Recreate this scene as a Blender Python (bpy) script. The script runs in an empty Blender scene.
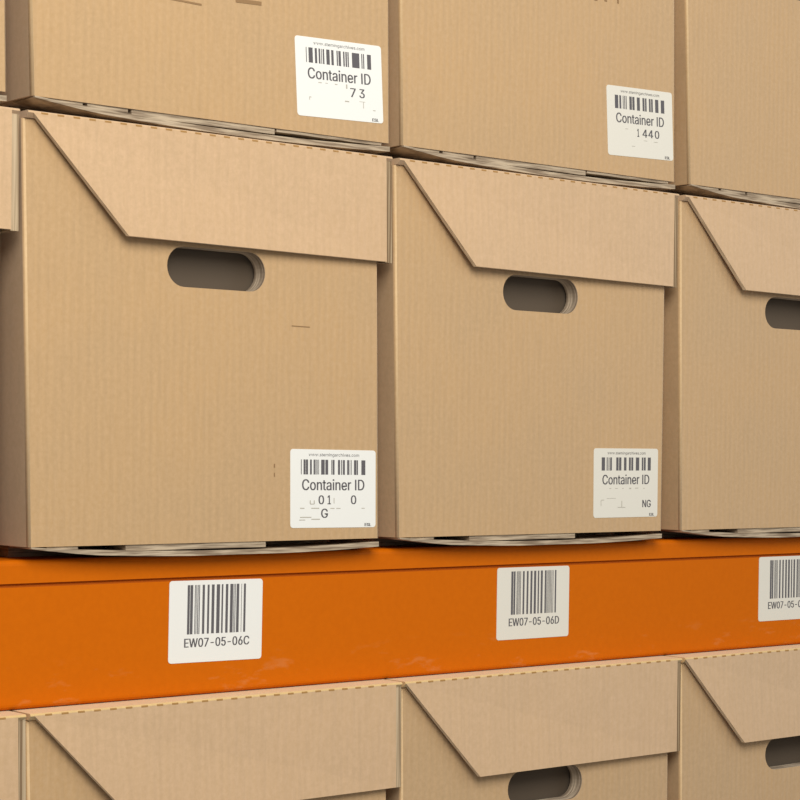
import bpy, bmesh, math, random
from mathutils import Matrix, Vector
C = bpy.context.scene.collection
S = bpy.context.scene

# ------------------------------------------------------------------ camera, world, light, exposure
cam_d = bpy.data.cameras.new('camera')
cam = bpy.data.objects.new('camera', cam_d); C.objects.link(cam); S.camera = cam
r_ = Vector((0.76607, -0.64267, 0.01088)); u_ = Vector((-0.00189, 0.01467, 0.99989)); f_ = Vector((0.64276, 0.76601, -0.01002))
M = Matrix.Identity(4)
for i in range(3):
    M[i][0] = r_[i]; M[i][1] = u_[i]; M[i][2] = -f_[i]
M[0][3], M[1][3], M[2][3] = -0.73297, -1.29012, 0.07515
cam.matrix_world = M
cam_d.sensor_width = 36; cam_d.lens = 2042.37 * 36 / 800
cam_d.shift_y = 66.95 / 800
cam_d.clip_start = 0.05

W = bpy.data.worlds.new('aisle_ambience'); S.world = W; W.use_nodes = True
bg = W.node_tree.nodes['Background']
bg.inputs[0].default_value = (1.0, 0.98, 0.95, 1); bg.inputs[1].default_value = 0.28

def area(name, loc, target, sx, sy, power, col):
    d = bpy.data.lights.new(name, 'AREA'); d.shape = 'RECTANGLE'; d.size = sx; d.size_y = sy
    d.energy = power; d.color = col
    o = bpy.data.objects.new(name, d); C.objects.link(o); o.location = loc
    o.rotation_euler = (Vector(target) - Vector(loc)).to_track_quat('-Z', 'Y').to_euler()
    return o
area('aisle_light', (-0.42, -1.5, 1.2), (0.1, 0.0, 0.05), 1.3, 1.1, 40, (1.0, 0.965, 0.90))
area('added_right_fill', (1.75, -1.25, 0.75), (0.7, 0.0, 0.1), 1.0, 1.2, 7.5, (0.92, 0.96, 1.0))  # added cool fill for the right-hand boxes, stands for no known source

S.view_settings.view_transform = 'Standard'; S.view_settings.look = 'None'
S.view_settings.gamma = 1; S.view_settings.use_curve_mapping = False
S.view_settings.exposure = 0.0

# ------------------------------------------------------------------ helpers
def tag(o, label=None, cat=None, group=None, kind=None):
    if label: o['label'] = label
    if cat: o['category'] = cat
    if group: o['group'] = group
    if kind: o['kind'] = kind
    return o

def obj(name, bm, mats, parent=None, smooth=False):
    me = bpy.data.meshes.new(name)
    bmesh.ops.recalc_face_normals(bm, faces=bm.faces[:])
    bm.to_mesh(me); bm.free()
    for m in (mats if isinstance(mats, (list, tuple)) else [mats]): me.materials.append(m)
    if smooth:
        for p in me.polygons: p.use_smooth = True
    o = bpy.data.objects.new(name, me); C.objects.link(o)
    if parent: o.parent = parent
    return o

def empty(name, loc):
    o = bpy.data.objects.new(name, None); C.objects.link(o); o.location = loc; o.empty_display_size = 0.05
    return o

def prism(bm, pts, axis, a, b, mi=0, side_mi=None):
    """extrude a 2-D outline along an axis: 'y' -> pts are (x,z); 'x' -> (y,z); 'z' -> (x,y)"""
    def P(p, t):
        return {'y': (p[0], t, p[1]), 'x': (t, p[0], p[1]), 'z': (p[0], p[1], t)}[axis]
    v0 = [bm.verts.new(P(p, a)) for p in pts]; v1 = [bm.verts.new(P(p, b)) for p in pts]
    f = bm.faces.new(v0); f.material_index = mi
    f = bm.faces.new(v1[::-1]); f.material_index = mi
    n = len(pts)
    for i in range(n):
        f = bm.faces.new((v0[i], v1[i], v1[(i + 1) % n], v0[(i + 1) % n]))
        f.material_index = mi if side_mi is None else (side_mi[i] if isinstance(side_mi, (list, tuple)) else side_mi)

def box(bm, x0, x1, y0, y1, z0, z1, mi=0):
    prism(bm, [(x0, y0), (x1, y0), (x1, y1), (x0, y1)], 'z', z0, z1, mi)

def arc(cx, cy, r, a0, a1, n):
    return [(cx + r * math.cos(math.radians(a0 + (a1 - a0) * i / n)), cy + r * math.sin(math.radians(a0 + (a1 - a0) * i / n))) for i in range(n + 1)]

def rrect(x0, x1, z0, z1, r, n=4):
    return (arc(x1 - r, z1 - r, r, 0, 90, n) + arc(x0 + r, z1 - r, r, 90, 180, n)
            + arc(x0 + r, z0 + r, r, 180, 270, n) + arc(x1 - r, z0 + r, r, 270, 360, n))

# ------------------------------------------------------------------ materials
def srgb(r, g, b):
    return tuple(((c / 255) / 12.92 if c / 255 <= .04045 else ((c / 255 + .055) / 1.055) ** 2.4) for c in (r, g, b)) + (1,)

def mat(name, rough=0.8, spec=0.3):
    m = bpy.data.materials.new(name); m.use_nodes = True
    nt = m.node_tree; b = nt.nodes['Principled BSDF']
    b.inputs['Roughness'].default_value = rough; b.inputs['Specular IOR Level'].default_value = spec
    return m, nt, b

def N(nt, t, **kw):
    n = nt.nodes.new(t)
    for k, v in kw.items():
        if k in n.inputs: n.inputs[k].default_value = v
        else: setattr(n, k, v)
    return n

def mix(nt, fac, a, b, blend='MIX'):
    n = nt.nodes.new('ShaderNodeMix'); n.data_type = 'RGBA'; n.blend_type = blend
    for sock, v in ((n.inputs['Factor'], fac), (n.inputs['A'], a), (n.inputs['B'], b)):
        if hasattr(v, 'is_linked'): nt.links.new(v, sock)
        else: sock.default_value = v
    return n.outputs['Result']

def ramp(nt, src, p0, p1, c0=(0, 0, 0, 1), c1=(1, 1, 1, 1)):
    n = nt.nodes.new('ShaderNodeValToRGB'); e = n.color_ramp.elements
    e[0].position = p0; e[0].color = c0; e[1].position = p1; e[1].color = c1
    nt.links.new(src, n.inputs[0]); return n.outputs['Color']

def cardboard(name, ca, cb, cc, flute=0.10, bump=0.25):
    m, nt, b = mat(name, 0.72, 0.35)
    b.inputs['Sheen Weight'].default_value = .34; b.inputs['Sheen Roughness'].default_value = .6
    tc = N(nt, 'ShaderNodeTexCoord'); oi = N(nt, 'ShaderNodeObjectInfo')
    add = N(nt, 'ShaderNodeVectorMath', operation='ADD'); nt.links.new(tc.outputs['Object'], add.inputs[0])
    sc = N(nt, 'ShaderNodeVectorMath', operation='SCALE'); nt.links.new(oi.outputs['Location'], sc.inputs[0]); sc.inputs['Scale'].default_value = 3.7
    nt.links.new(sc.outputs[0], add.inputs[1])
    V = add.outputs[0]
    big = N(nt, 'ShaderNodeTexNoise', Scale=9.0, Detail=3.0); nt.links.new(V, big.inputs['Vector'])
    fine = N(nt, 'ShaderNodeTexNoise', Scale=260.0, Detail=4.0, Roughness=0.7); nt.links.new(V, fine.inputs['Vector'])
    st = N(nt, 'ShaderNodeMapping'); st.inputs['Scale'].default_value = (330, 120, 28); nt.links.new(V, st.inputs['Vector'])
    streak = N(nt, 'ShaderNodeTexNoise', Scale=1.0, Detail=3.0); nt.links.new(st.outputs[0], streak.inputs['Vector'])
    c = mix(nt, ramp(nt, big.outputs['Fac'], .35, .65), ca, cb)
    c = mix(nt, ramp(nt, fine.outputs['Fac'], .35, .72), c, cc)
    # corrugation flutes, about 7 mm apart
    wv = N(nt, 'ShaderNodeTexWave', wave_type='BANDS', bands_direction='X', Scale=46.0, Distortion=1.2, Detail=1.0)
    wv.inputs['Detail Scale'].default_value = 0.6
    nt.links.new(V, wv.inputs['Vector'])
    fl = N(nt, 'ShaderNodeMath', operation='MULTIPLY'); nt.links.new(wv.outputs['Fac'], fl.inputs[0]); fl.inputs[1].default_value = flute
    c = mix(nt, fl.outputs[0], c, tuple(x * .62 for x in ca[:3]) + (1,))
    s2 = N(nt, 'ShaderNodeMath', operation='MULTIPLY'); nt.links.new(ramp(nt, streak.outputs['Fac'], .45, .75), s2.inputs[0]); s2.inputs[1].default_value = .22
    c = mix(nt, s2.outputs[0], c, tuple(x * .75 for x in cb[:3]) + (1,))
    nt.links.new(c, b.inputs['Base Color'])
    h = N(nt, 'ShaderNodeMath', operation='ADD'); nt.links.new(wv.outputs['Fac'], h.inputs[0])
    f2 = N(nt, 'ShaderNodeMath', operation='MULTIPLY'); nt.links.new(fine.outputs['Fac'], f2.inputs[0]); f2.inputs[1].default_value = .5
    nt.links.new(f2.outputs[0], h.inputs[1])
    bp = N(nt, 'ShaderNodeBump', Strength=bump, Distance=0.0005); nt.links.new(h.outputs[0], bp.inputs['Height'])
    nt.links.new(bp.outputs[0], b.inputs['Normal'])
    return m

CARD = cardboard('cardboard', srgb(194, 156, 106), srgb(188, 154, 109), srgb(201, 165, 120))
CREASE = cardboard('pale_fold', srgb(212, 178, 130), srgb(208, 174, 128), srgb(218, 186, 140), flute=0)  # paler cardboard tone for the front left upright fold
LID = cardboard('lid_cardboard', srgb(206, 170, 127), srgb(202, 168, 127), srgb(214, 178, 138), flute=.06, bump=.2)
LIT_TOP = cardboard('lit_lid_top_cardboard', srgb(220, 186, 124), srgb(216, 182, 122), srgb(226, 192, 132), flute=.03, bump=.1)  # lower-row lid tops: strong light from above painted as brighter yellow board

def edge_mat(name, a, b_, scale):
    m, nt, b = mat(name, 0.85, 0.2)
    tc = N(nt, 'ShaderNodeTexCoord')
    mp = N(nt, 'ShaderNodeMapping'); mp.inputs['Scale'].default_value = scale; nt.links.new(tc.outputs['Object'], mp.inputs['Vector'])
    n = N(nt, 'ShaderNodeTexNoise', Scale=1.0, Detail=3.0); nt.links.new(mp.outputs[0], n.inputs['Vector'])
    nt.links.new(mix(nt, ramp(nt, n.outputs['Fac'], .38, .62), a, b_), b.inputs['Base Color'])
    return m
EDGE = edge_mat('cut_cardboard_edge', srgb(202, 182, 154), srgb(232, 214, 186), (90, 500, 90))
STACK = edge_mat('double_board_edge', srgb(128, 104, 76), srgb(200, 178, 146), (520, 90, 8))
LAYER = edge_mat('layered_cardboard_edge', srgb(132, 114, 96), srgb(206, 188, 164), (25, 420, 25))
BOARD = edge_mat('grey_board_edge', srgb(136, 118, 98), srgb(194, 176, 150), (30, 60, 500))
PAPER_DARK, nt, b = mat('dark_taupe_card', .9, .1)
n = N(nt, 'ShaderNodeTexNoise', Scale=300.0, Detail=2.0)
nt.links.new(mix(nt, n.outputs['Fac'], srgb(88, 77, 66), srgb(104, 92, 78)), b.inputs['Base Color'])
SLOT, nt, b = mat('perforation_dark', .9, .1); b.inputs['Base Color'].default_value = srgb(172, 132, 82)
WHITE, nt, b = mat('label_paper', .5, .35); 
n = N(nt, 'ShaderNodeTexNoise', Scale=120.0, Detail=2.0)
nt.links.new(mix(nt, n.outputs['Fac'], srgb(236, 235, 228), srgb(242, 241, 235)), b.inputs['Base Color'])
SHADED_WHITE, nt, b = mat('shaded_label_paper', .5, .3)  # same sticker paper, with the light's falloff to the right put into its colour
n = N(nt, 'ShaderNodeTexNoise', Scale=120.0, Detail=2.0)
nt.links.new(mix(nt, n.outputs['Fac'], srgb(224, 219, 205), srgb(230, 225, 212)), b.inputs['Base Color'])
INK, nt, b = mat('printed_ink', .7, .2); b.inputs['Base Color'].default_value = srgb(98, 95, 97)
INK2, nt, b = mat('faded_ink', .7, .2); b.inputs['Base Color'].default_value = srgb(186, 180, 166)
PEN, nt, b = mat('pen_ink', .7, .2); b.inputs['Base Color'].default_value = srgb(150, 118, 82)

ORANGE, nt, b = mat('orange_powder_coat', .55, .08)
tc = N(nt, 'ShaderNodeTexCoord')
n1 = N(nt, 'ShaderNodeTexNoise', Scale=220.0, Detail=3.0); nt.links.new(tc.outputs['Object'], n1.inputs['Vector'])
c = mix(nt, n1.outputs['Fac'], srgb(200, 99, 2), srgb(210, 106, 3))
mp = N(nt, 'ShaderNodeMapping'); mp.inputs['Scale'].default_value = (26, 26, 80); mp.inputs['Rotation'].default_value = (0, .35, 0); nt.links.new(tc.outputs['Object'], mp.inputs['Vector'])
n2 = N(nt, 'ShaderNodeTexNoise', Scale=1.0, Detail=6.0, Roughness=.65); nt.links.new(mp.outputs[0], n2.inputs['Vector'])
sep = N(nt, 'ShaderNodeSeparateXYZ'); nt.links.new(tc.outputs['Object'], sep.inputs[0])
mr = N(nt, 'ShaderNodeMapRange'); nt.links.new(sep.outputs['Z'], mr.inputs[0])
mr.inputs[1].default_value = -.082; mr.inputs[2].default_value = -.108; mr.inputs[3].default_value = 0; mr.inputs[4].default_value = .5
mu = N(nt, 'ShaderNodeMath', operation='MULTIPLY'); nt.links.new(ramp(nt, n2.outputs['Fac'], .57, .70), mu.inputs[0]); nt.links.new(mr.outputs[0], mu.inputs[1])
c = mix(nt, mu.outputs[0], c, srgb(214, 140, 84))
nt.links.new(c, b.inputs['Base Color'])
bp = N(nt, 'ShaderNodeBump', Strength=.12, Distance=.0004); nt.links.new(n1.outputs['Fac'], bp.inputs['Height']); nt.links.new(bp.outputs[0], b.inputs['Normal'])
GROOVE, nt, b = mat('beam_groove', .8, .1); b.inputs['Base Color'].default_value = srgb(172, 82, 14)

CHIP, nt, b = mat('chipboard', .85, .2)
n = N(nt, 'ShaderNodeTexVoronoi', Scale=160.0)
nt.links.new(mix(nt, n.outputs['Distance'], srgb(150, 122, 84), srgb(190, 160, 116)), b.inputs['Base Color'])

# ------------------------------------------------------------------ shelving: front beam with its stickers, decking, lower level
def make_beam(z):
    root = empty('shelf_beam', (0, 0, 0))
    bm = bmesh.new()
    yf, yb, zt, zb = .012, .062, z, z - .1080
    g = z - .0180
    prof = ([(yb, zb), (yb, zt)] + [(p[0], p[1]) for p in arc(yf + .004, zt - .004, .004, 90, 180, 4)]
            + [(yf, g + .0012), (yf + .0022, g + .0002), (yf + .0022, g - .0006), (yf + .0002, g - .0016)]
            + [(p[0], p[1]) for p in arc(yf + .004, zb + .004, .004, 180, 270, 4)])
    k = len(prof)
    sm = [0] * k
    for i in (7, 8, 9): sm[i] = 1
    prism(bm, prof, 'x', -.62, 1.75, 0, sm)
    obj('beam_section', bm, [ORANGE, GROOVE], root)
    return root

beam = make_beam(-.0098)
tag(beam, 'long orange steel shelf beam with white barcode stickers under the middle row of boxes', 'shelf beam')
lower_beam = make_beam(-.4398)
tag(lower_beam, 'orange steel shelf beam without stickers carrying the lowest row of boxes', 'shelf beam')
for z, lb in ((-.0098, 'chipboard shelf decking behind the orange beam under the middle row of boxes'),
              (-.4398, 'chipboard shelf decking under the lowest row of boxes')):
    bm = bmesh.new(); box(bm, -.62, 1.75, .0625, .62, z - .018, z)
    tag(obj('shelf_deck', bm, CHIP), lb, 'shelf deck')

# ------------------------------------------------------------------ stickers
# letter outlines as triangles: advance, x y pairs, vertex indices (thousandths of the letter size)
GLYPHS = {
 '-': (453, '337 244 337 188 114 188 114 244', '2 0 3 2 1 0'),
 '.': (188, '95 -4 78 -1 63 9 53 24 50 41 53 59 63 73 78 83 95 87 113 83 128 73 138 59 141 41 138 24 128 9 113 -1', '7 9 8 6 9 7 6 10 9 5 10 6 5 11 10 4 11 5 4 12 11 3 12 4 3 13 12 2 13 3 2 14 13 1 14 2 1 15 14 0 15 1'),
 '0': (453, '227 -7 174 1 130 24 95 62 69 113 53 178 48 254 53 330 69 395 95 447 130 484 174 508 227 516 279 508 323 484 358 447 384 395 400 330 405 254 400 178 384 113 359 62 323 24 279 1 227 50 261 56 290 74 313 103 330 144 340 194 344 254 340 314 330 365 313 405 290 435 261 453 227 460 192 453 163 435 140 405 123 365 113 314 109 254 113 194 123 144 140 103 163 74 192 56', '11 13 12 10 13 11 10 14 13 9 14 10 9 36 14 36 15 14 9 37 36 35 15 36 9 38 37 34 15 35 8 38 9 34 16 15 8 39 38 33 16 34 8 40 39 32 16 33 7 40 8 32 17 16 7 41 40 31 17 32 6 41 7 31 18 17 6 42 41 30 18 31 5 42 6 5 43 42 29 18 30 29 19 18 5 44 43 28 19 29 4 44 5 28 20 19 4 45 44 27 20 28 3 45 4 27 21 20 3 46 45 26 21 27 3 47 46 25 21 26 2 47 3 25 22 21 2 24 47 24 22 25 2 22 24 1 22 2 1 23 22 1 0 23'),
 '1': (453, '76 0 76 55 391 55 391 0 276 509 276 0 212 0 212 448 209 448 86 358 86 427 198 509', '10 4 11 10 8 4 8 7 4 7 5 4 10 9 8 6 5 7 0 2 1 0 3 2'),
 '2': (453, '64 0 64 47 234 229 261 257 282 282 299 305 311 327 318 348 320 371 317 397 308 419 293 436 273 449 250 457 224 460 196 457 172 447 153 433 139 413 130 390 127 362 66 362 71 405 86 442 111 473 143 496 182 511 225 516 268 511 306 497 337 474 361 445 376 411 381 372 378 345 371 318 357 290 336 259 306 223 267 180 153 60 153 57 389 57 389 0', '26 28 27 26 29 28 25 29 26 25 30 29 24 30 25 24 31 30 23 15 24 15 14 24 14 13 24 13 31 24 12 31 13 23 16 15 11 31 12 23 17 16 11 32 31 22 17 23 10 32 11 22 18 17 9 32 10 22 19 18 9 33 32 21 19 22 8 33 9 21 20 19 8 34 33 7 34 8 6 34 7 6 35 34 5 35 6 5 36 35 4 36 5 4 37 36 3 37 4 3 38 37 2 38 3 1 38 2 1 39 38 1 40 39 1 41 40 1 42 41 1 43 42 0 43 1'),
 '3': (453, '218 -7 173 -3 133 10 98 30 70 57 52 91 44 132 109 132 115 107 126 87 144 71 165 59 191 52 219 50 248 53 275 61 297 74 315 93 325 116 329 145 326 172 316 196 299 217 275 234 242 244 201 248 157 248 157 299 288 448 288 452 70 452 70 509 372 509 372 461 211 278 211 289 264 288 308 276 344 253 371 222 387 186 393 145 387 103 370 66 344 36 309 12 266 -2', '30 32 31 30 33 32 30 29 33 29 28 33 28 34 33 27 35 28 35 34 28 26 35 27 26 36 35 26 37 36 26 38 37 26 25 38 25 24 38 24 39 38 23 39 24 22 39 23 22 40 39 21 40 22 20 40 21 20 41 40 19 41 20 18 41 19 18 42 41 5 7 6 5 8 7 17 42 18 5 9 8 17 43 42 16 43 17 4 9 5 4 10 9 15 43 16 4 11 10 15 44 43 14 44 15 4 12 11 3 12 4 13 44 14 3 13 12 3 44 13 3 45 44 2 45 3 2 46 45 1 46 2 1 0 46'),
 '4': (440, '250 0 310 0 310 509 250 509 20 115 385 115 385 170 20 170 20 170 92 170 310 509 240 509', '0 1 2 0 2 3 4 5 6 4 6 7 8 9 10 8 10 11'),
 '5': (453, '221 -7 178 -2 140 11 108 32 83 60 66 93 60 130 122 130 127 108 138 89 154 73 173 60 196 52 221 50 250 53 276 64 298 82 314 104 324 131 328 162 324 193 314 221 297 244 275 262 248 273 218 277 192 275 167 268 145 258 128 246 67 253 96 509 366 509 366 452 151 452 134 301 136 301 155 315 178 325 203 331 229 334 263 330 294 321 321 306 345 285 364 260 379 231 388 199 391 163 385 117 369 76 343 41 309 15 268 -1', '30 34 31 34 32 31 34 33 32 30 35 34 39 41 40 38 41 39 38 42 41 37 42 38 37 43 42 36 43 37 36 44 43 30 36 35 30 26 36 26 25 36 25 44 36 25 45 44 24 45 25 30 27 26 23 45 24 30 28 27 22 45 23 22 46 45 30 29 28 21 46 22 21 47 46 20 47 21 20 48 47 19 48 20 19 49 48 18 49 19 17 49 18 5 7 6 5 8 7 17 50 49 5 9 8 16 50 17 4 9 5 4 10 9 15 50 16 15 51 50 4 11 10 14 51 15 4 12 11 3 12 4 13 51 14 3 13 12 3 51 13 3 52 51 2 52 3 2 53 52 1 53 2 1 0 53'),
 '6': (453, '226 -7 182 -1 142 15 109 40 84 74 69 115 64 162 68 199 80 239 102 285 137 340 252 509 322 509 151 261 145 261 154 275 165 288 179 299 196 307 214 312 235 314 278 309 316 295 346 271 370 240 384 201 389 157 384 112 368 73 343 39 310 14 271 -2 226 48 254 52 279 63 299 79 314 101 324 128 327 157 324 187 314 213 299 235 279 251 254 262 226 265 198 262 174 252 153 235 138 214 128 188 125 158 128 128 138 102 153 79 174 63 198 52', '10 12 11 10 16 12 16 13 12 9 16 10 19 21 20 18 21 19 18 22 21 17 22 18 16 22 17 16 23 22 9 15 16 13 44 16 44 23 16 8 15 9 8 14 15 44 43 23 43 24 23 13 45 44 13 46 45 42 24 43 8 13 14 8 46 13 8 47 46 41 24 42 41 25 24 7 47 8 7 48 47 40 25 41 7 49 48 39 25 40 39 26 25 6 49 7 6 50 49 38 26 39 5 50 6 5 51 50 37 26 38 37 27 26 5 52 51 36 27 37 4 52 5 36 28 27 4 53 52 35 28 36 4 54 53 34 28 35 3 54 4 34 29 28 3 55 54 33 29 34 3 32 55 32 29 33 3 29 32 2 29 3 2 30 29 1 30 2 1 31 30 0 31 1'),
 '7': (453, '97 0 323 448 323 452 62 452 62 509 391 509 391 449 165 0', '3 5 4 3 2 5 2 6 5 1 6 2 1 7 6 0 7 1'),
 '8': (453, '226 -7 178 -2 136 11 101 33 74 62 57 96 52 135 55 166 65 195 81 220 101 241 125 256 153 265 153 267 119 282 93 308 76 342 70 380 75 417 90 450 114 477 146 498 184 511 226 516 269 511 306 498 337 477 361 450 377 417 382 380 376 342 359 308 333 282 300 267 300 265 327 256 351 241 372 220 387 195 397 166 401 135 395 96 378 62 352 33 317 11 275 -2 226 49 258 52 285 60 307 74 323 91 333 113 337 139 333 165 322 189 305 208 283 223 256 232 226 235 196 232 169 223 147 208 130 189 119 165 115 139 119 113 129 91 145 74 167 60 195 52 226 290 252 292 274 300 293 313 307 330 316 351 319 376 316 399 308 420 294 437 275 449 252 457 226 460 200 457 177 449 159 437 145 420 136 399 133 376 136 351 145 330 159 313 178 300 201 292', '22 24 23 21 24 22 21 25 24 20 25 21 20 26 25 19 26 20 19 82 26 82 27 26 19 83 82 81 27 82 19 84 83 80 27 81 18 84 19 80 28 27 18 85 84 79 28 80 18 86 85 78 28 79 18 87 86 77 28 78 17 87 18 77 29 28 17 88 87 76 29 77 16 88 17 76 30 29 16 89 88 75 30 76 16 90 89 74 30 75 74 31 30 15 90 16 15 91 90 73 31 74 15 92 91 72 31 73 72 32 31 14 92 15 14 93 92 71 32 72 14 70 93 70 32 71 14 32 70 14 33 32 13 33 14 12 33 13 12 34 33 11 34 12 11 35 34 10 35 11 10 36 35 9 58 10 58 36 10 58 37 36 9 59 58 57 37 58 9 60 59 56 37 57 9 61 60 55 37 56 8 61 9 55 38 37 8 62 61 54 38 55 7 62 8 54 39 38 7 63 62 53 39 54 6 63 7 53 40 39 6 64 63 52 40 53 6 65 64 51 40 52 5 65 6 51 41 40 5 66 65 50 41 51 4 66 5 50 42 41 4 67 66 49 42 50 4 68 67 48 42 49 3 68 4 48 43 42 3 69 68 47 43 48 3 46 69 46 43 47 3 43 46 2 43 3 2 44 43 1 44 2 1 45 44 0 45 1'),
 '9': (453, '226 516 271 510 310 494 343 468 368 434 384 393 389 347 385 309 373 270 350 224 315 168 200 0 130 0 301 248 307 248 299 234 287 221 273 210 257 202 238 196 218 195 175 199 137 214 106 237 83 269 68 307 64 352 69 397 85 436 110 469 143 494 182 510 226 460 199 457 174 446 154 429 138 407 129 381 125 352 129 322 138 295 154 274 174 257 199 247 226 243 254 247 279 257 299 273 314 295 324 321 327 350 324 381 314 407 299 429 279 446 254 457', '31 1 0 30 1 31 30 2 1 29 2 30 29 3 2 28 33 29 33 32 29 32 3 29 32 55 3 55 4 3 28 34 33 54 4 55 28 35 34 53 4 54 27 35 28 53 5 4 27 36 35 52 5 53 27 37 36 51 5 52 26 37 27 51 6 5 26 38 37 50 6 51 25 38 26 25 39 38 49 6 50 49 7 6 25 40 39 48 7 49 48 8 7 24 40 25 24 41 40 47 8 48 24 42 41 46 8 47 46 14 8 14 9 8 23 42 24 23 43 42 45 13 46 13 14 46 45 17 13 17 12 13 15 9 14 23 44 43 44 17 45 23 17 44 22 17 23 16 9 15 16 10 9 17 10 16 21 17 22 21 18 17 12 10 17 21 19 18 20 19 21 12 11 10'),
 'C': (510, '267 -7 205 1 150 25 104 63 70 115 48 179 40 254 48 329 70 393 104 445 150 484 205 508 267 516 305 513 340 504 373 490 402 471 427 447 448 418 463 385 473 348 408 348 401 373 389 395 375 413 357 428 337 440 315 449 292 454 267 456 223 450 184 432 150 403 125 364 109 314 103 254 109 194 125 145 151 105 184 76 223 59 267 53 292 55 315 60 337 69 357 81 375 96 389 114 401 136 408 160 473 160 463 124 448 91 428 62 402 38 373 19 341 5 305 -4', '11 13 12 11 14 13 10 14 11 10 15 14 10 16 15 9 16 10 9 29 16 29 17 16 9 30 29 28 17 29 27 17 28 9 31 30 26 17 27 26 18 17 8 31 9 25 18 26 8 32 31 24 18 25 24 19 18 23 19 24 8 33 32 22 19 23 7 33 8 22 20 19 21 20 22 7 34 33 6 34 7 6 35 34 5 35 6 5 36 35 5 37 36 4 37 5 48 50 49 48 51 50 4 38 37 47 51 48 47 52 51 3 38 4 46 52 47 3 39 38 45 52 46 45 53 52 44 53 45 3 40 39 43 53 44 2 40 3 43 54 53 42 54 43 2 41 40 41 54 42 2 54 41 2 55 54 1 55 2 1 56 55 1 57 56 0 57 1'),
 'D': (518, '63 0 63 509 231 509 282 503 331 484 375 453 412 413 439 365 456 311 462 254 456 198 439 144 412 96 375 56 331 25 282 6 231 0 125 56 125 453 228 453 266 448 302 433 334 410 362 378 382 341 395 299 399 254 395 210 382 168 362 131 334 99 302 76 266 61 228 56', '0 1 18 0 18 17 1 2 19 1 19 18 2 3 20 2 20 19 3 4 21 3 21 20 4 5 22 4 22 21 5 6 23 5 23 22 6 7 24 6 24 23 7 8 25 7 25 24 8 9 26 8 26 25 9 10 27 9 27 26 10 11 28 10 28 27 11 12 29 11 29 28 12 13 30 12 30 29 13 14 31 13 31 30 14 15 32 14 32 31 15 16 33 15 33 32 16 0 17 16 17 33'),
 'E': (419, '60 0 60 509 372 509 372 452 125 452 125 286 355 286 355 229 125 229 125 57 375 57 375 0', '0 4 1 4 2 1 4 3 2 0 5 4 0 8 5 8 6 5 8 7 6 0 9 8 0 10 9 0 11 10'),
 'G': (520, '269 -7 205 1 149 25 104 64 69 116 47 179 40 254 47 329 69 393 103 445 149 484 203 508 265 516 304 513 340 504 374 489 403 469 429 445 449 416 465 384 474 349 408 349 399 372 387 393 373 411 356 427 337 439 315 448 291 454 265 456 222 450 183 432 150 404 125 364 109 314 103 254 109 194 125 145 151 105 184 76 224 59 269 53 309 57 345 71 374 93 396 123 410 160 415 202 434 199 283 199 283 256 478 256 478 200 471 141 451 91 419 50 377 19 326 0', '11 13 12 11 14 13 10 14 11 10 15 14 10 16 15 9 16 10 9 29 16 29 17 16 9 30 29 28 17 29 27 17 28 9 31 30 26 17 27 8 31 9 26 18 17 25 18 26 8 32 31 24 18 25 24 19 18 23 19 24 8 33 32 7 33 8 22 19 23 22 20 19 21 20 22 7 34 33 6 34 7 6 35 34 49 51 50 49 47 51 47 52 51 5 35 6 5 36 35 49 46 47 48 52 47 48 53 52 46 48 49 46 53 48 5 37 36 4 37 5 45 53 46 4 38 37 45 54 53 44 54 45 3 38 4 3 39 38 43 54 44 43 55 54 3 40 39 42 55 43 2 40 3 2 41 40 41 55 42 2 55 41 2 56 55 1 56 2 1 57 56 0 57 1'),
 'I': (196, '66 0 129 0 129 509 66 509', '0 1 2 0 2 3'),
 'L': (393, '60 0 60 509 125 509 125 57 361 57 361 0', '0 2 1 0 3 2 0 4 3 0 5 4'),
 'N': (523, '60 0 60 509 136 509 343 183 352 169 363 151 375 130 388 107 401 82 414 55 405 54 402 81 401 108 400 134 399 157 399 178 399 195 399 509 463 509 463 0 387 0 202 290 190 310 177 331 164 354 148 381 130 413 108 452 119 454 121 417 122 384 123 354 124 328 125 307 125 291 125 0', '0 27 1 27 2 1 27 28 2 28 3 2 16 18 17 16 19 18 29 26 28 26 3 28 0 29 27 29 26 27 0 30 29 25 3 26 0 31 30 24 3 25 23 3 24 0 32 31 22 3 23 0 33 32 21 3 22 0 34 33 0 35 34 20 3 21 15 19 16 20 4 3 14 19 15 20 5 4 13 19 14 20 6 5 12 19 13 20 7 6 11 19 12 20 8 7 20 10 8 10 9 8 10 19 11 20 19 10'),
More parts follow.
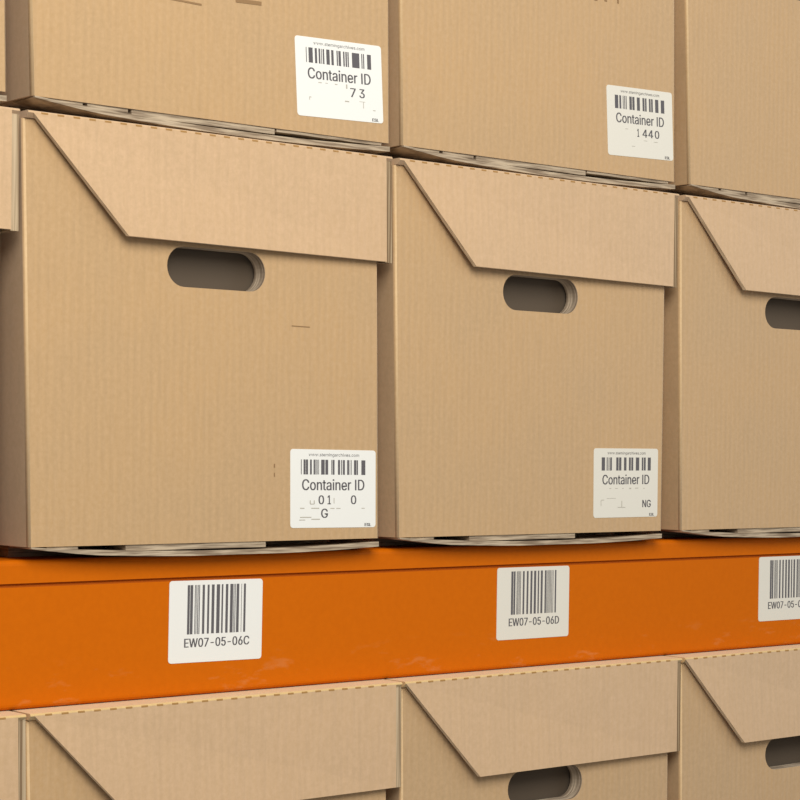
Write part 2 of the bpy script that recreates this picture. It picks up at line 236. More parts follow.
 'S': (447, '224 -9 172 -4 128 9 91 31 64 60 46 96 38 137 104 137 110 110 123 88 142 71 166 59 194 52 224 49 257 52 286 60 311 74 329 92 341 114 346 139 342 161 332 179 316 193 296 205 272 214 245 222 184 239 128 260 86 289 60 326 52 372 58 413 75 448 102 476 138 498 180 511 227 516 275 511 316 498 351 476 377 449 394 415 401 378 337 378 326 412 302 437 267 453 225 459 194 456 167 448 145 435 129 418 118 398 115 376 119 352 131 334 148 319 169 308 191 300 212 293 264 279 287 272 312 264 336 252 359 238 379 220 395 198 405 171 408 139 403 99 386 64 360 34 323 11 278 -4', '35 37 36 34 37 35 34 38 37 33 38 34 33 39 38 33 40 39 32 47 33 47 40 33 32 48 47 46 40 47 32 49 48 45 40 46 45 41 40 31 49 32 31 50 49 44 41 45 31 51 50 31 52 51 44 42 41 30 52 31 43 42 44 30 53 52 30 54 53 29 54 30 29 55 54 29 56 55 28 56 29 28 57 56 28 58 57 28 59 58 28 60 59 27 60 28 27 61 60 27 62 61 27 63 62 26 63 27 26 64 63 25 64 26 25 65 64 24 65 25 24 66 65 23 66 24 22 66 23 22 67 66 21 67 22 20 67 21 20 68 67 19 68 20 18 68 19 18 69 68 5 7 6 5 8 7 17 69 18 5 9 8 17 70 69 4 9 5 16 70 17 4 10 9 15 70 16 4 11 10 15 71 70 14 71 15 3 11 4 3 12 11 13 71 14 3 13 12 3 71 13 3 72 71 2 72 3 2 73 72 1 73 2 1 0 73'),
 'W': (686, '155 0 16 509 82 509 163 196 170 171 175 145 181 120 187 94 192 67 197 40 189 40 194 67 200 94 205 120 211 145 218 171 224 196 306 509 380 509 462 196 468 171 474 145 480 120 486 94 492 67 497 40 488 40 493 67 499 94 504 120 510 145 517 171 523 196 603 509 670 509 530 0 455 0 368 323 359 356 351 391 344 431 336 475 350 475 342 433 335 395 327 359 318 323 230 0', '0 2 1 0 3 2 16 41 17 41 18 17 41 42 18 42 19 18 32 34 33 32 35 34 16 43 41 43 40 41 43 40 42 40 19 42 16 44 43 39 19 40 16 45 44 38 19 39 16 46 45 37 19 38 16 47 46 36 19 37 0 4 3 15 47 16 36 20 19 31 35 32 0 5 4 14 47 15 36 21 20 30 35 31 0 6 5 13 47 14 36 22 21 29 35 30 0 7 6 12 47 13 36 23 22 28 35 29 0 8 7 11 47 12 36 24 23 27 35 28 0 10 8 10 9 8 10 47 11 36 26 24 26 25 24 26 35 27 0 47 10 36 35 26'),
 'a': (389, '160 -9 126 -5 94 5 68 22 48 45 35 73 30 108 34 138 43 161 58 179 78 193 100 203 125 211 152 216 178 220 209 224 234 227 252 230 265 235 273 243 276 255 276 257 273 279 267 297 256 311 240 322 220 329 196 331 171 329 149 322 132 313 118 301 107 288 100 274 41 291 57 322 79 346 104 364 133 375 163 382 194 384 215 383 239 379 263 372 286 360 306 343 322 320 333 290 337 251 337 0 277 0 277 52 272 52 264 38 252 25 236 12 215 1 190 -6 170 45 202 49 228 59 248 74 263 93 272 115 276 138 276 190 270 186 259 182 246 179 231 176 216 173 200 171 186 169 175 168 154 164 134 159 117 150 103 139 95 124 92 105 94 87 102 72 114 61 130 52 149 47', '39 41 40 39 42 41 38 42 39 38 43 42 37 43 38 37 44 43 36 44 37 36 45 44 35 45 36 35 27 45 27 46 45 35 28 27 26 46 27 35 29 28 25 46 26 35 30 29 34 30 35 24 46 25 24 47 46 34 31 30 23 47 24 34 32 31 22 47 23 33 32 34 22 48 47 21 48 22 20 48 21 19 48 20 19 49 48 18 49 19 17 65 18 65 49 18 16 65 17 15 65 16 14 65 15 13 65 14 12 65 13 11 65 12 10 65 11 9 65 10 9 66 65 64 49 65 9 67 66 9 68 67 8 68 9 8 69 68 8 70 69 8 71 70 8 72 71 8 73 72 8 74 73 8 75 74 7 75 8 7 76 75 7 77 76 7 78 77 63 49 64 6 78 7 6 79 78 62 49 63 5 79 6 5 80 79 61 51 62 51 49 62 5 81 80 60 51 61 4 81 5 4 82 81 4 83 82 59 52 60 52 51 60 4 84 83 59 53 52 50 49 51 58 53 59 4 58 84 4 53 58 3 53 4 3 54 53 3 55 54 2 55 3 2 56 55 1 56 2 1 57 56 0 57 1'),
 'c': (396, '207 -8 159 -2 117 16 82 46 56 85 40 133 34 187 40 243 56 291 82 330 117 360 159 378 207 384 234 383 260 377 284 368 305 356 324 341 340 322 353 301 362 277 303 262 298 276 290 289 281 301 270 311 257 319 242 325 226 329 207 330 173 325 145 310 124 287 108 258 99 224 96 187 99 151 108 117 124 89 145 66 173 51 207 46 226 48 243 52 258 58 271 66 282 76 292 89 299 102 304 117 363 102 354 78 341 56 325 37 306 21 285 9 261 -1 235 -6', '11 13 12 11 14 13 10 14 11 10 15 14 10 16 15 9 16 10 9 17 16 9 29 17 29 18 17 8 30 9 30 29 9 28 18 29 27 18 28 8 31 30 26 18 27 26 19 18 25 19 26 24 19 25 8 32 31 23 19 24 23 20 19 7 32 8 22 20 23 7 33 32 22 21 20 7 34 33 6 34 7 6 35 34 5 35 6 5 36 35 5 37 36 4 37 5 4 38 37 48 50 49 48 51 50 47 51 48 46 51 47 4 39 38 3 39 4 46 52 51 45 52 46 44 52 45 3 40 39 43 52 44 43 53 52 42 53 43 3 41 40 41 53 42 3 53 41 2 53 3 2 54 53 2 55 54 1 55 2 1 56 55 1 57 56 0 57 1'),
 'e': (404, '212 -8 161 -2 117 16 82 46 56 85 40 132 34 187 39 242 55 290 81 329 115 359 157 378 205 384 236 382 266 374 294 361 319 341 341 315 357 282 368 242 371 194 371 169 75 169 75 221 338 221 310 202 307 237 298 269 283 294 263 314 237 326 205 330 173 326 146 313 125 294 109 270 99 241 96 211 96 178 100 139 110 106 128 80 151 61 179 50 212 46 234 48 254 53 271 61 285 73 297 88 306 105 365 91 353 63 335 39 311 19 283 4 249 -5', '11 13 12 11 14 13 10 14 11 10 15 14 10 16 15 9 16 10 9 31 16 31 17 16 9 32 31 30 17 31 8 32 9 29 17 30 8 33 32 29 18 17 28 18 29 8 34 33 27 18 28 8 35 34 7 35 8 27 19 18 7 36 35 26 19 27 26 24 19 24 20 19 6 23 7 23 36 7 23 37 36 25 24 26 6 22 23 37 24 23 37 20 24 38 20 37 38 21 20 5 22 6 39 21 38 5 21 22 5 39 21 5 40 39 4 40 5 4 41 40 49 51 50 49 52 51 48 52 49 3 41 4 3 42 41 47 52 48 47 53 52 3 43 42 46 53 47 45 53 46 3 44 43 44 53 45 3 53 44 2 53 3 2 54 53 2 55 54 1 55 2 1 56 55 0 56 1'),
 'g': (425, '207 -151 168 -148 134 -140 105 -127 82 -110 64 -91 51 -69 101 -41 110 -53 122 -66 136 -78 154 -88 178 -95 207 -97 249 -92 282 -75 304 -47 311 -6 311 68 306 68 298 56 287 41 272 28 252 16 227 8 195 5 152 10 113 27 80 53 55 90 39 136 34 191 39 246 55 293 80 332 112 361 152 378 196 384 228 382 253 373 273 360 288 346 299 331 308 319 313 319 313 379 372 379 372 -9 367 -54 350 -90 324 -117 291 -136 251 -147 205 59 237 63 264 75 285 95 300 121 309 154 312 193 309 231 300 264 285 291 264 312 237 325 205 330 172 325 145 312 124 290 109 262 99 229 96 193 99 155 109 123 124 96 145 76 172 63', '36 38 37 36 39 38 44 46 45 44 47 46 35 39 36 35 40 39 34 40 35 34 41 40 34 42 41 33 66 34 66 65 34 65 42 34 65 43 42 64 43 65 63 43 64 33 67 66 63 44 43 63 62 44 62 61 44 61 60 44 60 47 44 33 68 67 32 68 33 32 69 68 32 70 69 31 70 32 59 47 60 31 71 70 31 72 71 58 47 59 30 72 31 30 73 72 57 47 58 29 73 30 29 74 73 56 18 57 18 47 57 29 75 74 55 18 56 28 75 29 28 76 75 54 19 55 19 18 55 54 20 19 17 47 18 28 53 76 53 20 54 28 20 53 28 21 20 27 21 28 27 22 21 27 23 22 26 23 27 26 24 23 25 24 26 16 47 17 16 48 47 6 8 7 15 48 16 6 9 8 15 49 48 6 10 9 5 10 6 14 49 15 5 11 10 5 12 11 14 50 49 4 12 5 13 50 14 4 13 12 4 50 13 3 50 4 3 51 50 2 51 3 2 52 51 1 52 2 1 0 52'),
 'h': (410, '114 227 114 0 53 0 53 509 114 509 114 287 102 287 124 332 152 362 187 379 227 384 264 380 295 369 321 349 341 321 353 285 357 240 357 0 296 0 296 235 290 275 273 304 246 323 210 329 184 326 161 317 141 303 126 283 117 257', '2 4 3 2 6 4 6 5 4 9 11 10 9 12 11 8 12 9 8 13 12 7 13 8 7 23 13 23 14 13 6 25 7 25 24 7 24 23 7 22 14 23 21 14 22 21 15 14 6 26 25 20 15 21 6 27 26 2 28 6 28 27 6 20 16 15 19 16 20 2 0 28 19 17 16 18 17 19 2 1 0'),
 'i': (167, '84 443 67 446 54 455 44 468 41 483 44 499 54 512 67 521 84 524 100 521 114 512 123 499 126 483 123 468 114 455 100 446 53 0 53 379 114 379 114 0', '16 18 17 16 19 18 7 9 8 6 9 7 6 10 9 5 10 6 5 11 10 4 11 5 4 12 11 3 12 4 3 13 12 2 13 3 2 14 13 1 14 2 1 15 14 0 15 1'),
 'm': (610, '53 0 53 379 112 379 112 295 108 295 118 323 132 346 151 363 172 376 195 384 219 386 257 380 287 361 309 331 321 295 312 295 322 321 337 343 357 361 381 375 407 383 437 386 468 383 497 372 522 354 541 328 553 296 557 255 557 0 496 0 496 254 490 289 473 313 447 326 419 330 395 328 374 320 358 307 345 290 338 270 335 247 335 0 274 0 274 260 269 288 253 311 229 326 199 330 178 328 158 320 140 307 126 289 117 266 114 238 114 0', '9 11 10 20 22 21 8 11 9 19 22 20 19 23 22 8 12 11 0 2 1 0 4 2 4 3 2 7 12 8 18 23 19 18 24 23 6 12 7 17 24 18 6 13 12 17 25 24 5 47 6 47 13 6 16 34 17 34 25 17 47 46 13 46 14 13 5 48 47 16 35 34 33 25 34 33 26 25 5 49 48 16 36 35 32 26 33 45 14 46 4 49 5 15 36 16 4 50 49 15 37 36 31 26 32 44 15 45 15 14 45 4 51 50 15 38 37 31 27 26 0 52 4 52 51 4 44 38 15 44 39 38 30 27 31 43 39 44 43 40 39 0 53 52 42 40 43 30 28 27 29 28 30 42 41 40 0 54 53'),
 'n': (410, '114 227 114 0 53 0 53 379 112 379 112 287 102 287 124 332 152 362 187 379 227 384 264 380 295 369 321 349 341 321 353 285 357 240 357 0 296 0 296 235 290 275 273 304 246 323 210 329 184 326 161 317 141 303 126 283 117 257', '9 11 10 9 12 11 2 4 3 2 6 4 6 5 4 8 12 9 8 13 12 7 13 8 7 23 13 23 14 13 6 25 7 25 24 7 24 23 7 22 14 23 21 14 22 21 15 14 6 26 25 20 15 21 6 27 26 2 28 6 28 27 6 20 16 15 19 16 20 2 0 28 19 17 16 18 17 19 2 1 0'),
 'o': (415, '207 -8 159 -2 117 16 82 46 56 85 40 133 34 187 40 243 56 291 82 330 117 360 159 378 207 384 256 378 299 360 333 330 359 291 376 243 381 187 376 133 359 85 333 46 299 16 256 -2 207 46 242 51 270 66 292 89 307 117 316 151 319 187 316 224 307 258 292 287 270 310 242 325 207 330 173 325 145 310 124 287 108 258 99 224 96 187 99 151 108 117 124 89 145 66 173 51', '11 13 12 10 13 11 10 14 13 9 14 10 9 15 14 8 37 9 37 36 9 36 15 9 36 35 15 35 16 15 8 38 37 34 16 35 8 39 38 33 16 34 7 39 8 33 17 16 7 40 39 32 17 33 7 41 40 31 17 32 6 41 7 31 18 17 6 42 41 30 18 31 5 42 6 5 43 42 29 18 30 29 19 18 5 44 43 28 19 29 28 20 19 4 44 5 4 45 44 27 20 28 4 46 45 26 20 27 3 46 4 26 21 20 3 47 46 25 21 26 3 24 47 24 21 25 3 21 24 2 21 3 2 22 21 1 22 2 1 23 22 0 23 1'),
 'r': (259, '53 0 53 379 112 379 112 321 115 321 130 347 152 367 181 380 213 385 221 385 229 384 237 384 243 384 243 322 239 323 230 324 219 325 207 326 182 323 159 315 140 301 126 284 117 262 114 237 114 0', '7 9 8 7 10 9 7 11 10 7 12 11 7 13 12 6 13 7 0 2 1 0 3 2 5 13 6 4 17 5 17 16 5 16 15 5 15 14 5 14 13 5 4 18 17 4 19 18 0 4 3 0 22 4 22 21 4 21 20 4 20 19 4 0 23 22 0 24 23'),
 's': (365, '182 -8 145 -5 112 3 84 18 62 38 45 63 36 94 94 107 105 79 124 60 150 49 181 45 217 50 244 62 262 81 268 103 265 121 254 136 237 147 212 155 149 170 104 186 72 208 53 237 47 274 51 305 65 332 87 354 115 370 149 381 187 384 223 381 254 372 279 358 299 339 314 316 324 290 268 277 258 298 243 316 219 328 187 333 156 329 131 317 114 299 109 277 112 258 124 243 144 232 172 223 229 209 275 194 306 171 325 142 331 107 326 75 312 47 290 24 260 6 223 -5', '29 31 30 29 32 31 28 32 29 28 33 32 27 33 28 27 34 33 26 34 27 26 41 34 41 35 34 26 42 41 40 35 41 25 42 26 25 43 42 39 35 40 25 44 43 39 36 35 38 36 39 24 44 25 24 45 44 37 36 38 24 46 45 23 46 24 23 47 46 23 48 47 22 48 23 22 49 48 22 50 49 22 51 50 21 51 22 21 52 51 20 52 21 20 53 52 19 53 20 18 53 19 17 53 18 17 54 53 16 54 17 15 54 16 6 8 7 15 55 54 14 55 15 5 8 6 13 55 14 5 9 8 13 56 55 4 9 5 12 56 13 4 10 9 11 56 12 4 11 10 11 57 56 4 57 11 3 57 4 3 58 57 2 58 3 2 59 58 1 59 2 1 0 59'),
 't': (227, '204 379 204 327 6 327 6 379 65 471 126 471 126 98 128 76 136 61 150 53 170 50 177 50 185 51 194 52 202 54 213 2 203 -1 192 -3 180 -4 168 -4 125 2 92 21 72 52 65 93', '23 5 4 23 6 5 2 0 3 2 1 0 23 7 6 22 7 23 22 8 7 22 9 8 13 15 14 22 10 9 12 15 13 21 10 22 11 15 12 10 15 11 21 15 10 20 15 21 19 15 20 19 16 15 19 17 16 19 18 17'),
 'v': (389, '163 0 17 379 84 379 165 155 177 121 187 87 196 53 206 21 184 21 194 53 203 87 213 121 224 155 305 379 371 379 226 0', '0 2 1 0 3 2 12 14 13 12 15 14 0 4 3 11 15 12 0 5 4 10 15 11 0 9 5 9 6 5 9 6 10 6 15 10 0 8 9 7 15 6 0 7 8 0 15 7'),
 'w': (567, '138 0 23 379 87 379 133 214 143 177 154 137 165 91 175 41 165 41 175 90 186 135 196 176 206 214 252 379 316 379 362 214 371 176 382 136 392 91 402 41 391 41 402 90 413 135 423 176 434 214 480 379 545 379 429 0 368 0 319 172 312 198 305 225 297 252 291 280 284 309 277 338 291 338 277 280 270 252 263 225 255 198 248 172 199 0', '0 2 1 0 3 2 12 35 13 35 14 13 35 36 14 36 15 14 24 26 25 24 27 26 12 34 35 34 15 36 12 37 34 37 33 34 12 38 37 12 39 38 12 40 39 0 4 3 11 40 12 23 27 24 11 41 40 0 5 4 22 27 23 10 41 11 10 42 41 0 6 5 21 27 22 9 42 10 0 8 6 8 7 6 20 19 21 8 42 9 0 42 8'),
}
def text_verts(s):
    vs, fs, pen = [], [], 0
    for ch in s:
        if ch == ' ': pen += 196; continue
        adv, xy, tri = GLYPHS[ch]
        xy = [int(v) for v in xy.split()]; tri = [int(v) for v in tri.split()]
        b = len(vs)
        vs += [(pen + xy[k], xy[k + 1]) for k in range(0, len(xy), 2)]
        fs += [(b + tri[k], b + tri[k + 1], b + tri[k + 2]) for k in range(0, len(tri), 3)]
        pen += adv
    return vs, fs
_cache = {}
def put_text(bm, s, x0, x1, y0, y1, frame, strikes=(-.0028, .0028)):
    """lettering stretched to a box given in fractions of the sticker (y downwards)"""
    if s not in _cache: _cache[s] = text_verts(s)
    vs, fs = _cache[s]
    ax = min(v[0] for v in vs); bx = max(v[0] for v in vs); ay = min(v[1] for v in vs); by = max(v[1] for v in vs)
    for o in strikes:                  # two strikes make the stroke a little heavier
        nv = [bm.verts.new(frame(o + x0 + (v[0] - ax) / (bx - ax) * (x1 - x0), y1 + (v[1] - ay) / (by - ay) * (y0 - y1), .0004 + o * .005)) for v in vs]
        for f in fs:
            try: bm.faces.new([nv[i] for i in f])
            except ValueError: pass

def bar(bm, x0, x1, y0, y1, frame):
    bm.faces.new([bm.verts.new(frame(a, b, .0004)) for a, b in ((x0, y0), (x1, y0), (x1, y1), (x0, y1))])

def frame_of(cx, cz, w, h, rot, y, warp):
    c, s = math.cos(math.radians(rot)), math.sin(math.radians(rot))
    def fr(u, v, d=0.0):
        a, b = (u - .5) * w, (.5 - v) * h
        return warp((cx + a * c - b * s, y - d, cz + a * s + b * c))
    return fr

def sheet(fr, w, h, parent, name, paper, r=.0026):
    bm = bmesh.new()
    pts = rrect(0, w, 0, h, r)
    a = [bm.verts.new(fr(p[0] / w, p[1] / h, .0003)) for p in pts]; b = [bm.verts.new(fr(p[0] / w, p[1] / h, -.0001)) for p in pts]
    bm.faces.new(a); n = len(a)
    for i in range(n): bm.faces.new((a[i], b[i], b[(i + 1) % n], a[(i + 1) % n]))
    return obj(name, bm, paper, parent)

ident = lambda p: p
def beam_label(cx, cz, rot, text, bars, parent, label, paper=WHITE):
    fr = frame_of(cx - .0010, cz, .0876, .0630, rot, .012, ident)
    sh = sheet(fr, .0876, .0625, parent, 'barcode_sticker', paper); sh['label'] = label
    bm = bmesh.new()
    x0, x1 = .19, .815
    for a, b in bars: bar(bm, x0 + a * (x1 - x0), x0 + b * (x1 - x0), .055, .655, fr)
    obj('barcode', bm, INK, sh)
    bm = bmesh.new(); put_text(bm, text, .165, .86, .705, .815, fr); obj('printed_text', bm, INK, sh)

def nb(l, a, b): return [((x - a) / (b - a), (y - a) / (b - a)) for x, y in l]
BC = nb([(70, 94), (99, 127), (146, 154), (160, 166), (174, 183), (190, 199), (226, 250), (278, 299), (323, 352), (375, 410), (428, 445), (472, 498), (520, 550), (556, 563), (570, 578), (588, 616), (640, 645), (666, 688)], 70, 688)
BD = nb([(92, 118), (124, 146), (164, 172), (178, 186), (194, 202), (210, 218), (244, 266), (295, 318), (345, 370), (392, 420), (442, 460), (482, 508), (536, 556), (562, 569), (577, 585), (593, 601), (609, 617), (627, 635), (645, 652), (672, 691)], 92, 691)
beam_label(.1763, -.0612, -.6, 'EW07-05-06C', BC, beam, 'white barcode sticker printed EW07-05-06C')
beam_label(.5157, -.0611, -.3, 'EW07-05-06D', BD, beam, 'white barcode sticker printed EW07-05-06D', SHADED_WHITE)
beam_label(.8636, -.0608, -.2, 'EW07-05-06E', BD, beam, 'white barcode sticker cut by the right picture edge', SHADED_WHITE)

BARS1 = nb([(108, 114), (130, 147), (150, 168), (185, 200), (215, 228), (232, 240), (246, 251), (256, 261), (280, 310), (316, 340), (368, 376), (380, 395), (425, 443), (453, 461), (468, 485), (505, 522), (528, 532), (540, 545), (565, 585), (588, 600), (630, 665)], 108, 665)
BARSA = nb([(108, 114), (130, 165), (183, 201), (215, 228), (236, 242), (250, 262), (280, 308), (322, 342), (368, 378), (384, 404), (424, 436), (444, 456), (462, 472), (500, 564), (582, 590), (597, 606), (632, 666)], 108, 666)
BARSB = nb([(124, 158), (170, 188), (205, 212), (220, 228), (236, 244), (272, 297), (303, 325), (350, 380), (408, 428), (434, 450), (475, 492), (498, 515), (540, 574), (600, 636)], 124, 636)
BARS2 = nb([(134, 168), (186, 196), (206, 214), (222, 240), (286, 310), (316, 340), (368, 394), (420, 440), (446, 466), (494, 530), (558, 574), (580, 600), (622, 655)], 134, 655)

def container_label(cx, cz, w, rot, warp, parent, bars, chars, ghosts, label, bx=(.12, .875), paper=WHITE):
    fr = frame_of(cx, cz, w, .0625, rot, 0.0, warp)
    sh = sheet(fr, w, .0625, parent, 'container_sticker', paper); sh['label'] = label
    bm = bmesh.new()
    for a, b in bars: bar(bm, bx[0] + a * (bx[1] - bx[0]), bx[0] + b * (bx[1] - bx[0]), .13, .32, fr)
    obj('barcode', bm, INK, sh)
    bm = bmesh.new()
    put_text(bm, 'www.stemingarchives.com', .21, .80, .045, .098, fr, (0,))
    put_text(bm, 'Container ID', .135, .862, .378, .522, fr)
    for s, x0, x1, y0, y1 in chars: put_text(bm, s, x0, x1, y0, y1, fr)
    put_text(bm, 'ESL', .87, .945, .945, .985, fr)
    obj('printed_text', bm, INK, sh)
    if ghosts:
        bm = bmesh.new()
        for a, b, x0, x1 in ghosts: bar(bm, a, b, x0, x1, fr)
        obj('rubbed_out_text', bm, INK2, sh)

# ------------------------------------------------------------------ archive boxes
NW, NH, DEPTH = .326, .309, .40
random.seed(4)
def make_warp(x, xl0, xl1, xr0, xr1):
    """the slightly leaning, slightly bulged outline of one carton"""
    def wp(p):
        s = p[0] / NW; t = p[2] / NH
        a = xl0 + (xl1 - xl0) * t; b = xr0 + (xr1 - xr0) * t
        return (a + (b - a) * s - x, p[1], p[2])
    return wp
def warp_bm(bm, wp):
    for v in bm.verts: v.co = wp(v.co)

def make_box(xs, y, z, label, group, tip=.0056, pad=.0098, sag=1.0):
    root = empty('archive_box', (xs[0], y, z)); tag(root, label, 'archive box', group)
    wp = make_warp(xs[0], *xs)
    # body: rounded upright edges, front with a stadium hand hole through three layers of board
    bm = bmesh.new(); r = .0024; h = .3062
    r2 = .0015; plan = [(NW - r2, 0)] + arc(NW - r2, r2, r2, -90, 0, 4)[1:] + arc(NW - r, DEPTH - r, r, 0, 90, 3) + arc(r, DEPTH - r, r, 90, 180, 3) + arc(r, r, r, 180, 270, 4)
    lo = [bm.verts.new((p[0], p[1], 0)) for p in plan]; hi = [bm.verts.new((p[0], p[1], h)) for p in plan]
    n = len(plan)
    for i in range(n - 1):
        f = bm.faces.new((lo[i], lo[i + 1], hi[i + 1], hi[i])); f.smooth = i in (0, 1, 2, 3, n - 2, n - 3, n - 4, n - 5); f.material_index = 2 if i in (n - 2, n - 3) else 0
    bm.faces.new(lo); bm.faces.new(hi)
    hole = rrect(.1215, .2125, .194, .2245, .0150, 7)
    ha = [bm.verts.new((p[0], 0, p[1])) for p in hole]; hb = [bm.verts.new((p[0], .0145, p[1])) for p in hole]
    m = len(hole)
    oe = [bm.edges.get((lo[-1], lo[0])) or bm.edges.new((lo[-1], lo[0])), bm.edges.get((hi[-1], hi[0])) or bm.edges.new((hi[-1], hi[0])),
          bm.edges.get((lo[0], hi[0])), bm.edges.get((lo[-1], hi[-1]))]
    he = [bm.edges.new((ha[i], ha[(i + 1) % m])) for i in range(m)]
    bmesh.ops.triangle_fill(bm, edges=oe + he, use_beauty=True)
    for i in range(m):
        f = bm.faces.new((ha[i], hb[i], hb[(i + 1) % m], ha[(i + 1) % m])); f.material_index = 1
    warp_bm(bm, wp)
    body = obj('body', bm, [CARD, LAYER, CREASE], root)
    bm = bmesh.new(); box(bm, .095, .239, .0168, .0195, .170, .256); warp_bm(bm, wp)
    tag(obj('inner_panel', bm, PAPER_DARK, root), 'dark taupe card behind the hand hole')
    # lid with slanted front flap wrapped round the right corner
    if True:
        bm = bmesh.new()
        zf = .3100
        pts = [(tip, zf), (tip + (.0762 if z > -.1 else .0790), .2278 if z > -.1 else .2262), (.331, .2256), (.331, zf)]
        prism(bm, pts, 'y', -.006, -.002, 0, [1, 1, 0, 0])
        for v in bm.verts:                     # the free left end springs a little off the carton
            v.co.y -= .004 * max(0, min(1, (.331 - v.co.x) / .25)) * max(0, min(1, (zf - v.co.z) / .08))
        box(bm, .3312, .3382, -.0035, .17, .2250, .3080, 3)          # double board of the side wall, raw edge to the front
        prof = [(.398, .3066), (.398, .3116), (-.0042, .3116)] + [(a, b) for a, b in arc(-.0042, .3098, .0018, 90, 180, 4)][1:] + [(-.002, .3066)]
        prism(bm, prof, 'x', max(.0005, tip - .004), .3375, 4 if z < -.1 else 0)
        x = .012
        while x < .325:                       # perforated fold line
            x2 = x + .0055
            prism(bm, [(-.0061, .3094), (-.0061, .3104), (-.0052, .3112), (-.0042, .3094)], 'x', x, x2, 2)
            x += .0132
        warp_bm(bm, wp)
        obj('lid', bm, [LID, EDGE, SLOT, STACK, LIT_TOP], root)
    # bottom flaps: a sagging outer board and short inner boards in the fold
    bm = bmesh.new(); K = 28
    def zt(s): return sag * (-.0049 * math.sin(math.pi * min(1, s * .98)) ** .8 - .0022 * s)
    prev = None
    for i in range(K + 1):
        s = i / K; x = .002 + s * (NW - .003); t = .0012 + .0027 * min(1, s * 6)
        q = [bm.verts.new((x, -.0012, zt(s))), bm.verts.new((x, -.0012, max(zt(s) - t, -pad + .0002))), bm.verts.new((x, .03, max(zt(s) - t, -pad + .0002))), bm.verts.new((x, .03, zt(s)))]
        if prev:
            for j in range(4): bm.faces.new((prev[j], q[j], q[(j + 1) % 4], prev[(j + 1) % 4]))
        else: bm.faces.new(q)
        prev = q
    bm.faces.new(prev[::-1])
    inner = [(.016, .042, .0026), (.083, .212, .0046)] + ([(.046, .080, .0030), (.214, .318, .0024)] if z > .2 else [])
    for a, b, c in inner: box(bm, a, b, .0012, .03, -c, -.0001)
    box(bm, .012, NW - .012, .05, DEPTH - .01, -pad, -.0002)
    warp_bm(bm, wp)
    tag(obj('bottom_flap', bm, BOARD, root), 'greyish layered board edges under the carton')
    return root, wp

G1, G2, G3 = 'boxes in the top row', 'boxes standing on the orange beam', 'boxes below the orange beam'
ZT, ZL = .3230, -.4298
# top row (lids out of the picture)
make_box((-.347, -.354, -.0173, -.0245), 0, ZT, 'cardboard box mostly cut off at the top left corner, left of the 73 box', G1, pad=.0112)
a_, wa = make_box((.0023, -.008, .335, .328), 0, ZT, 'cardboard box with the sticker ending in 73, in the top row', G1, pad=.0112)
b_, wb = make_box((.3469, .3396, .6785, .6725), 0, ZT, 'cardboard box with the sticker numbered 1440, in the top row', G1, pad=.0112)
make_box((.6977, .6855, 1.0287, 1.0165), 0, ZT, 'cardboard box with no sticker in view at the top right corner, right of 1440', G1, pad=.0112)
# middle row
make_box((-.347, -.3475, -.021, -.0215), 0, 0, 'cardboard box on the beam cut by the left edge, only its lid flap showing', G2)
c_, wc = make_box((.0028, -.0050, .3278, .3216), 0, 0, 'leftmost whole cardboard box on the orange beam, above the 06C sticker', G2)
d_, wd = make_box((.3472, .3396, .6662, .6668), 0, 0, 'middle cardboard box on the orange beam, above the 06D sticker', G2)
make_box((.6912, .6856, 1.017, 1.012), 0, 0, 'cardboard box on the orange beam cut by the right edge, no sticker in view', G2)
# lower row, standing a little proud of the beam above it
make_box((-.336, -.3405, -.010, -.0145), -.004, ZL, 'cardboard box below the beam in the lower left corner, barely showing', G3)
make_box((.0085, .0000, .338, .3346), -.004, ZL, 'cardboard box below the beam under the 06C sticker, slanted lid flap only', G3, tip=.0036)
make_box((.3550, .3493, .675, .6742), -.004, ZL, 'cardboard box below the beam under the 06D sticker, hand hole half showing', G3, tip=.0012)
make_box((.695, .6895, 1.0205, 1.0155), -.004, ZL, 'cardboard box below the beam in the lower right corner under the cut-off sticker', G3, tip=.0008)

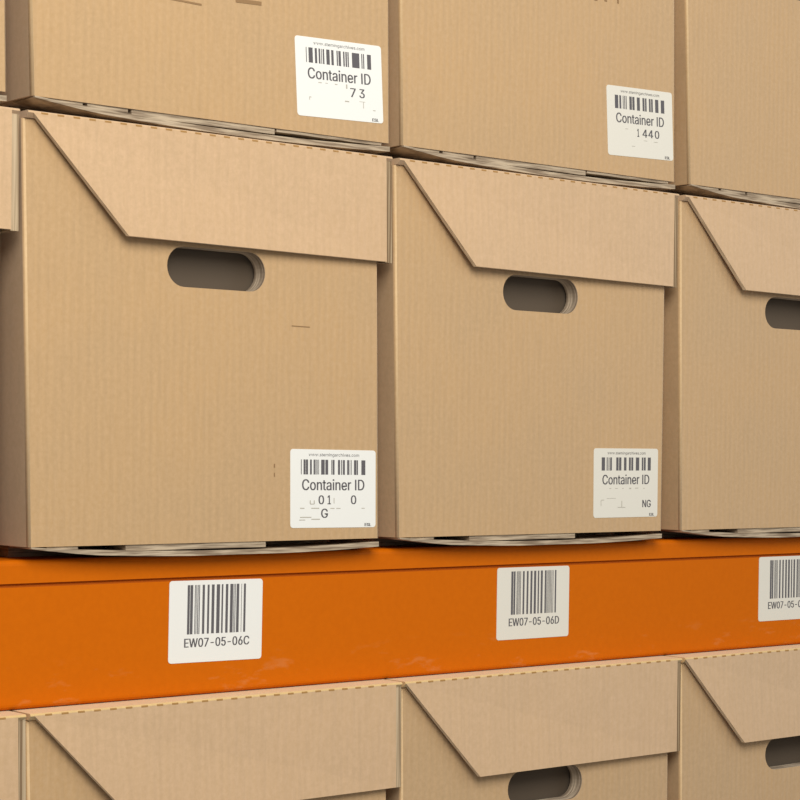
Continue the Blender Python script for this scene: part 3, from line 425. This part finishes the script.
container_label(.2751, .0453, .0860, 1.9, wa, a_, BARSA, [('7', .62, .68, .585, .70), ('3', .725, .785, .585, .70)],
    [(.25, .29, .555, .565), (.33, .36, .555, .562), (.44, .47, .555, .565), (.57, .585, .545, .60), (.14, .165, .75, .76), (.14, .147, .76, .79), (.55, .60, .755, .77), (.72, .79, .745, .75), (.765, .772, .75, .83), (.88, .91, .84, .85)],
    'white sticker reading Container ID with a number ending in 73')
container_label(.2802, .0491, .0847, 1.8, wb, b_, BARSB, [('1', .45, .475, .585, .70), ('4', .53, .60, .585, .70), ('4', .62, .69, .585, .70), ('0', .72, .785, .585, .70)],
    [(.27, .31, .60, .607), (.55, .60, .745, .752), (.36, .41, .84, .848), (.70, .76, .75, .757)],
    'white sticker reading Container ID 1440', paper=SHADED_WHITE)
container_label(.2790, .0407, .0871, -.5, wc, c_, BARS1, [('0', .325, .385, .585, .70), ('1', .43, .465, .585, .70), ('0', .705, .765, .585, .70), ('G', .355, .43, .755, .875)],
    [(.225, .275, .692, .702), (.222, .232, .65, .695), (.268, .278, .65, .695), (.11, .16, .745, .757), (.24, .33, .745, .757), (.46, .51, .748, .758), (.53, .58, .748, .758), (.11, .24, .86, .872), (.10, .17, .895, .905), (.24, .34, .885, .897), (.83, .87, .748, .757), (.50, .508, .62, .69)],
    'white sticker reading Container ID with mostly rubbed out number')
container_label(.2767, .0443, .0853, .1, wd, d_, BARS2, [('NG', .76, .89, .75, .86)],
    [(.24, .27, .575, .583), (.33, .37, .575, .583), (.44, .46, .575, .585), (.55, .58, .572, .59), (.64, .69, .572, .582), (.77, .79, .575, .585), (.12, .16, .74, .75), (.11, .118, .75, .83), (.37, .49, .85, .86), (.43, .44, .76, .85), (.20, .34, .72, .726)],
    'white sticker reading Container ID with the letters NG', bx=(.12, .885), paper=SHADED_WHITE)

# traces of writing at the upper picture edge of two top boxes
def pen(wp, parent, strokes, y=-.0003):
    for x0, z0, x1, z1, w in strokes:
        bm = bmesh.new()
        bm.faces.new([bm.verts.new(wp(p)) for p in ((x0, y, z0), (x1, y, z1), (x1, y, z1 + w), (x0, y, z0 + w))])
        obj('pen_mark', bm, PEN, parent)
pen(wa, a_, [(.092, .0868, .118, .0856, .0022), (.118, .0856, .145, .0852, .0014), (.176, .0925, .20, .0935, .003)])
pen(wb, b_, [(.189, .149, .191, .148, .006), (.200, .150, .206, .150, .006), (.222, .152, .226, .152, .006), (.235, .153, .238, .153, .006), (.251, .1535, .253, .1535, .006)])
pen(wc, c_, [(.2195, .0505, .2205, .0505, .003), (.2195, .0575, .2207, .0575, .003), (.238, .1690, .256, .1688, .0007)])
